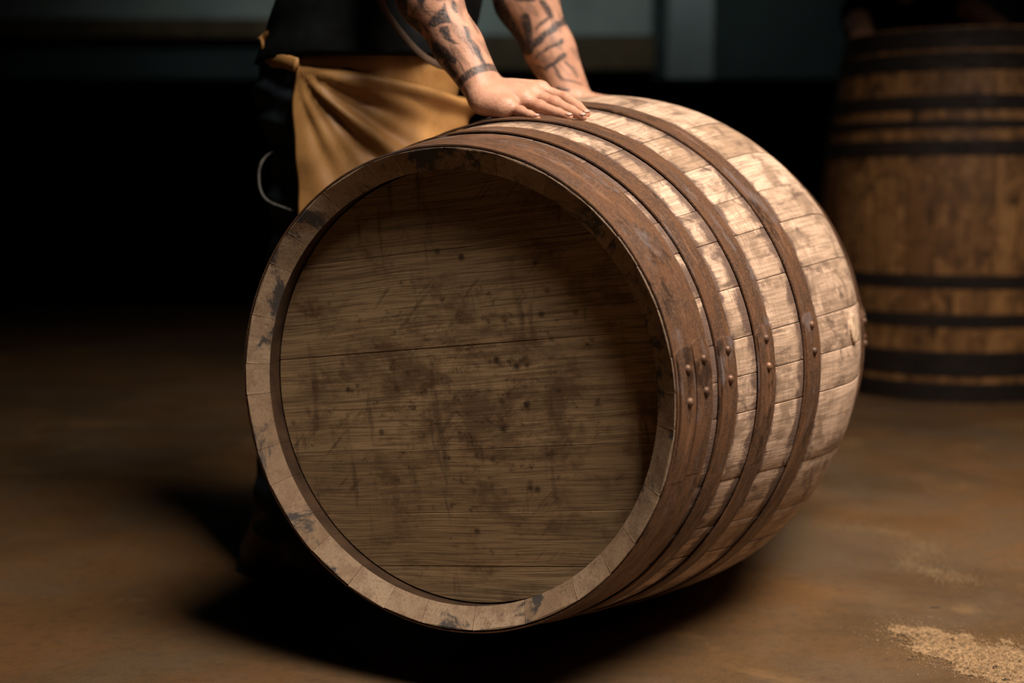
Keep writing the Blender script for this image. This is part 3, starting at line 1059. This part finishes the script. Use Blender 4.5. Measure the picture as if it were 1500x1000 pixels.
# nails
for f, sc in ((ix, 1.0), (mi, 1.04), (ri, .98), (li, .86)):
    d = f[3] - f[2]
    d /= np.linalg.norm(d)
    nb = UP * 1.0 + FD * .1 - AX * .25
    nb = nb - (nb @ d) * d
    nb /= np.linalg.norm(nb)
    sdv = np.cross(d, nb)
    V, Fc = [], []
    for i, u in enumerate(np.linspace(-.006, .0065, 5)):
        wdt = (.62, .9, 1, .95, .62)[i]
        for a in np.linspace(-1, 1, 5):
            ang = a * .85 * wdt
            r = .0078 * sc
            V.append(f[3] + d * u * sc + (r - abs(u) * .10) * (math.cos(ang) * nb + math.sin(ang) * sdv) - nb * (.0012 if i == 0 else (.0004 if i == 4 else 0)))
    for i in range(4):
        for j in range(4):
            Fc.append((i * 5 + j, i * 5 + j + 1, (i + 1) * 5 + j + 1, (i + 1) * 5 + j))
    o = link('fingernail', mesh('fingernail', np.array(V), Fc, worg), MNAIL, worker, True)
    md = o.modifiers.new('thick', 'SOLIDIFY')
    md.thickness = .0008

# apron: waist part tucked under the shirt, skirt folded out below it
apron = empty('apron', (0, 0, 0))
apron.parent = worker


def sheet(name, fn, nu, nv, thick, mat):
    V = np.array([fn(i / (nu - 1), j / (nv - 1)) for j in range(nv) for i in range(nu)])
    Fc = [(j * nu + i, j * nu + i + 1, (j + 1) * nu + i + 1, (j + 1) * nu + i) for j in range(nv - 1) for i in range(nu - 1)]
    o = link(name, mesh(name, V, Fc, worg), mat, apron, True)
    md = o.modifiers.new('thick', 'SOLIDIFY')
    md.thickness = thick
    md.offset = 0
    return o


def hips(phi, grow, z):
    k = max(0.0, (z - .93)) * .25
    c = WH + FD * k
    return c + FD * (.172 + grow) * math.cos(phi) + RT * (.216 + grow) * math.sin(phi)


def off_cask(p, gap):
    q = p - C0
    sx = q @ AX
    r = q - sx * AX
    d = np.linalg.norm(r)
    need = float(prof(sx)) + .006 + gap
    if 0 < sx < LB and d < need:
        p = C0 + sx * AX + r / d * need
    return p


ZA = .990


def skirt(u, v):
    phi = math.radians(86 - 176 * u)
    x = max(0.0, 86 - math.degrees(phi)) / 57.3 * .19   # metres round the body from the rear edge
    ztop = ZA - .050 * min(1, x / .30) ** 1.1
    zbot = .48
    z = ztop + (zbot - ztop) * v
    dz = ztop - z
    corner = math.hypot(x, ZA - z) + 1e-4
    al = math.degrees(math.atan2(ZA - z, x + 1e-4))
    # folds fanning out of the gathered rear corner
    fan = math.exp(-((al - 40) / 26) ** 2) * min(1, corner / .13) * math.exp(-max(0, corner - .20) / .09)
    g = .020 + .0095 * fan * math.sin(al * .27 + 16 * corner + 1.1 * math.sin(17 * x + 1))
    g += .0060 * fan * math.sin(al * .55 + 1.7 + 9 * x)
    g += .024 * math.exp(-((dz - .010) / .016) ** 2) * min(1, max(0, x - .03) / .12)             # rolled top edge
    g += .012 * min(1, dz / .25) + .005 * math.sin(17 * x + 2 + 3 * z) * min(1, dz / .15)
    g -= .014 * math.exp(-(dz / .005) ** 2)
    g += .0022 * math.sin(55 * x + 31 * z) * min(1, dz / .05) + .0018 * math.sin(38 * x - 70 * z + 2)
    g += .024 * math.exp(-((x - .36) / .12) ** 2) * (1 - .4 * v)
    p = hips(phi, g, z)
    p = p + FD * (.034 * v * max(0, 1 - x / .18))
    return off_cask(np.array([p[0], p[1], z]), .010)


def waist(u, v):
    phi = math.radians(87 - 180 * u)
    x = (87 - math.degrees(phi)) / 57.3 * .19
    z = 1.03 + (.88 - 1.03) * v
    g = .006 - .026 * max(0, 1 - v * 4) + .004 * math.sin(28 * x + 20 * z) + .016 * math.exp(-((x - .33) / .1) ** 2)
    p = hips(phi, g, z)
    return np.array([p[0], p[1], z])


sheet('skirt', skirt, 110, 70, .003, MLEA)
sheet('waist_panel', waist, 60, 16, .003, MLEA)
# apron tie knotted at the back and the strap crossing the shirt
tv, tf = tube_vf(spline([(-.385, 2.425, .985), (-.415, 2.450, .995), (-.440, 2.480, 1.000), (-.462, 2.52, 1.020), (-.462, 2.535, 1.042), (-.446, 2.51, 1.040), (-.438, 2.485, 1.010)], 6), .013, 8, .35)
link('tie', mesh('tie', tv, tf, worg), MLEA, apron, True)
tv, tf = tube_vf(spline([(-.245, 2.40, 1.145), (-.225, 2.405, 1.080), (-.180, 2.415, 1.020), (-.140, 2.44, .990), (-.10, 2.50, .985)], 8), .0065, 8, .3)
link('strap', mesh('strap', tv, tf, worg), MSTRAP, apron, True)
tv, tf = tube_vf(spline([(-.43, 2.56, .850), (-.462, 2.50, .82), (-.470, 2.49, .780), (-.455, 2.48, .745), (-.405, 2.46, .725)], 8), .0026, 6)
link('cord', mesh('cord', tv, tf, worg), MCORD, worker, True)

# ---- second person, behind the standing barrel
F2 = np.array([-.15, -.985, 0])
F2 /= np.linalg.norm(F2)
R2 = np.array([F2[1], -F2[0], 0])
PH = np.array([1.70, 5.95, .98])
top2 = BC[2] + L2
J2 = dict(rt=R2, fd=F2, hip=PH, waist=PH + F2 * .02 + UP * .17, chest=PH + F2 * .07 + UP * .37, shoulder=PH + F2 * .11 + UP * .54, neck=PH + F2 * .14 + UP * .64, head=PH + F2 * .19 + UP * .75,
          look=F2 * .8 - UP * .5, hip_r=PH + R2 * .09, hip_l=PH - R2 * .09, knee_r=PH + R2 * .11 + F2 * .03 - UP * .42, knee_l=PH - R2 * .11 + F2 * .03 - UP * .42,
          ankle_r=PH + R2 * .12 - UP * .88, ankle_l=PH - R2 * .12 - UP * .88, toe_r=F2, toe_l=F2)
J2['sh_r'] = J2['shoulder'] + R2 * .185
J2['sh_l'] = J2['shoulder'] - R2 * .185
arms2 = []
for s, el, wr, fdir in (('r', np.array([1.44, 5.66, 1.45]), np.array([1.405, 5.42, top2 + .055]), np.array([-.35, -.94, 0])), ('l', np.array([1.90, 5.62, 1.50]), np.array([1.975, 5.40, top2 + .055]), np.array([.25, -.97, 0]))):
    J2['el_' + s] = el
    fdir = fdir / np.linalg.norm(fdir)
    sv = np.array([-fdir[1], fdir[0], 0]) * (-1 if s == 'r' else 1)      # towards the little finger
    wr_r, wr_u = wr - sv * .016, wr + sv * .016
    fs = []
    for k in range(4):
        b = wr + sv * (-.030 + .020 * k) + fdir * (.085 - .004 * abs(k - 1)) - UP * .018
        ln = (.92, 1, .94, .75)[k]
        fs.append([b, b + fdir * .042 * ln - UP * .010, b + fdir * .067 * ln - UP * .016, b + fdir * .088 * ln - UP * .0185])
    tb = [wr - sv * .02 - UP * .008, wr - sv * .04 + fdir * .03 - UP * .02, wr - sv * .055 + fdir * .055 - UP * .028, wr - sv * .06 + fdir * .078 - UP * .034]
    arms2.append((forearm_prims(el, wr, wr_r, wr_u, el * .6 + J2['sh_' + s] * .4, .043, .028) + hand_prims(wr_r, wr_u, fs, tb), None, []))
person2 = empty('person', (PH[0], PH[1], 0))
tag(person2, 'person in dark clothes standing behind the upright cask with hands on its rim', 'person')
build_person(person2, J2, arms2, None, (PH + UP * .05, np.array([0, 0, -1.])), 8, .009, MSKIN, MSHIRT, MJEAN, .004)

# ------------------------------------------------------------------ sawdust and chips
def in_poly(P, poly):
    return poly_sd(P, poly) < 0


SD = [(.650, 2.243), (.69, 2.280), (.735, 2.27), (.80, 2.20), (.87, 2.18), (1.0, 2.15), (1.0, 1.90), (.84, 1.93), (.76, 1.98), (.718, 2.04), (.69, 2.08), (.665, 2.135), (.652, 2.20)]
gx, gy = np.meshgrid(np.linspace(.60, 1.05, 150), np.linspace(1.86, 2.34, 150), indexing='ij')
P2 = np.stack([gx.ravel(), gy.ravel()], 1)
wb = .014 * np.sin(60 * P2[:, 1] + 20 * P2[:, 0]) + .010 * np.sin(95 * P2[:, 0] - 40 * P2[:, 1]) + .007 * np.sin(190 * P2[:, 0] + 150 * P2[:, 1])
sd = poly_sd(P2, SD) + wb + .010 + .012 * RNG.uniform(-1, 1, len(P2))
hgt = .008 * np.clip(-sd / .06, 0, 1) * (.7 + .3 * np.sin(70 * P2[:, 0]) * np.sin(60 * P2[:, 1])) + RNG.uniform(-.0009, .0009, len(P2))
hgt = np.where(sd < 0, np.maximum(hgt, .0004), -.003)
V = np.c_[P2, hgt]
keep = (sd < .004).reshape(150, 150)
Fc = [(i * 150 + j, (i + 1) * 150 + j, (i + 1) * 150 + j + 1, i * 150 + j + 1) for i in range(149) for j in range(149)
      if keep[i, j] and keep[i + 1, j] and keep[i, j + 1] and keep[i + 1, j + 1]]


def flakes(pts, size, zs):
    V, Fc = [], []
    for p, z in zip(pts, zs):
        a = RNG.uniform(0, 2 * PI)
        s = size * RNG.uniform(.4, 1.3)
        ux = np.array([math.cos(a), math.sin(a), RNG.uniform(-.4, .4)]) * s
        uy = np.array([-math.sin(a), math.cos(a), RNG.uniform(-.4, .4)]) * s * .5
        c = np.array([p[0], p[1], z + abs(ux[2]) + abs(uy[2]) + .0002])
        b = len(V)
        V += [c + ux, c + uy, c - ux, c - uy, c + UP * s * .35]
        Fc += [(b, b + 1, b + 4), (b + 1, b + 2, b + 4), (b + 2, b + 3, b + 4), (b + 3, b, b + 4), (b + 3, b + 2, b + 1, b)]
    return V, Fc


cand = np.c_[RNG.uniform(.56, 1.05, 26000), RNG.uniform(1.86, 2.36, 26000)]
sdc = poly_sd(cand, SD)
pr = np.where(sdc < 0, .75, np.exp(-sdc / .020) * .8)
cand = cand[RNG.uniform(0, 1, len(cand)) < pr]
sdc = poly_sd(cand, SD)
fz = np.where(sdc < 0, .008 * np.clip(-sdc / .06, 0, 1) * .8, 0)
fv, ff_ = flakes(cand, .0017, fz)
base = len(V)
AV = np.vstack([V, np.array(fv)])
AF = Fc + [tuple(base + i for i in f) for f in ff_]
dust = link('sawdust', mesh('sawdust', AV, AF), MDUST)
tag(dust, 'pale sawdust spilled on the brown concrete floor', 'sawdust', kind='stuff')
# thin swept trail of dust further back
tr = spline([(.702, 2.973), (.80, 2.95), (.856, 2.913), (.897, 2.80), (.85, 2.73), (.814, 2.667), (.84, 2.61), (.867, 2.57), (.916, 2.556)], 40)
tp = tr[RNG.integers(0, len(tr), 3600)][:, :2] + np.c_[RNG.normal(0, .020, 3600), RNG.normal(0, .030, 3600)]
fv, ff_ = flakes(tp, .0016, np.zeros(len(tp)))
tag(link('sawdust_trail', mesh('sawdust_trail', np.array(fv), ff_), MDUST), 'thin swept trail of sawdust beside the lying cask', 'sawdust', kind='stuff')

chips = [(0.777, 2.375, 0.0100, -0.2), (0.584, 2.264, 0.0030, 0.1), (0.645, 2.225, 0.0040, -0.1), (0.717, 2.286, 0.0030, 0.2), (0.698, 2.214, 0.0050, 0.2), (0.646, 2.197, 0.0030, -0.4), (0.663, 2.117, 0.0060, -0.5), (0.682, 2.095, 0.0050, 0.4), (0.649, 2.104, 0.0050, -0.2), (0.615, 2.107, 0.0030, -0.2), (0.703, 2.317, 0.0030, 0.6), (0.704, 2.042, 0.0040, 0.0), (0.707, 2.022, 0.0030, 0.4), (0.726, 2.031, 0.0060, 0.0), (0.825, 2.170, 0.0040, 0.2), (0.772, 2.007, 0.0070, -0.3), (0.705, 2.156, 0.0060, 0.2), (0.772, 2.055, 0.0060, 0.5), (0.733, 2.140, 0.0050, 0.1), (0.662, 2.197, 0.0040, 0.3)]
for x, y, s, a in chips:
    z = 0.0
    d_ = float(poly_sd(np.array([[x, y]]), SD)[0])
    if d_ < 0:
        z = .008 * min(1, -d_ / .06) * .85
    ca, sa = math.cos(a), math.sin(a)
    ln, wd_, ht = s, s * .28, s * .16
    prof_ = [(-1, -.3), (-.6, -1), (.4, -.8), (1, -.1), (.7, .8), (-.5, 1)]
    V = []
    for hh in (0.0002, ht):
        k = 1 if hh < .001 else .82
        for px, py in prof_:
            V.append((px * ln * k * ca - py * wd_ * k * sa, px * ln * k * sa + py * wd_ * k * ca, hh * (1 + .4 * px if hh > .001 else 1)))
    Fc = [(5, 4, 3, 2, 1, 0), (6, 7, 8, 9, 10, 11)] + [(i, (i + 1) % 6, 6 + (i + 1) % 6, 6 + i) for i in range(6)]
    o = link('wood_chip', mesh('wood_chip', V, Fc), MCHIP)
    o.location = (x, y, z)
    tag(o, 'tiny dark wood chip lying by the spilled sawdust', 'wood chip', 'dark chips by the sawdust')
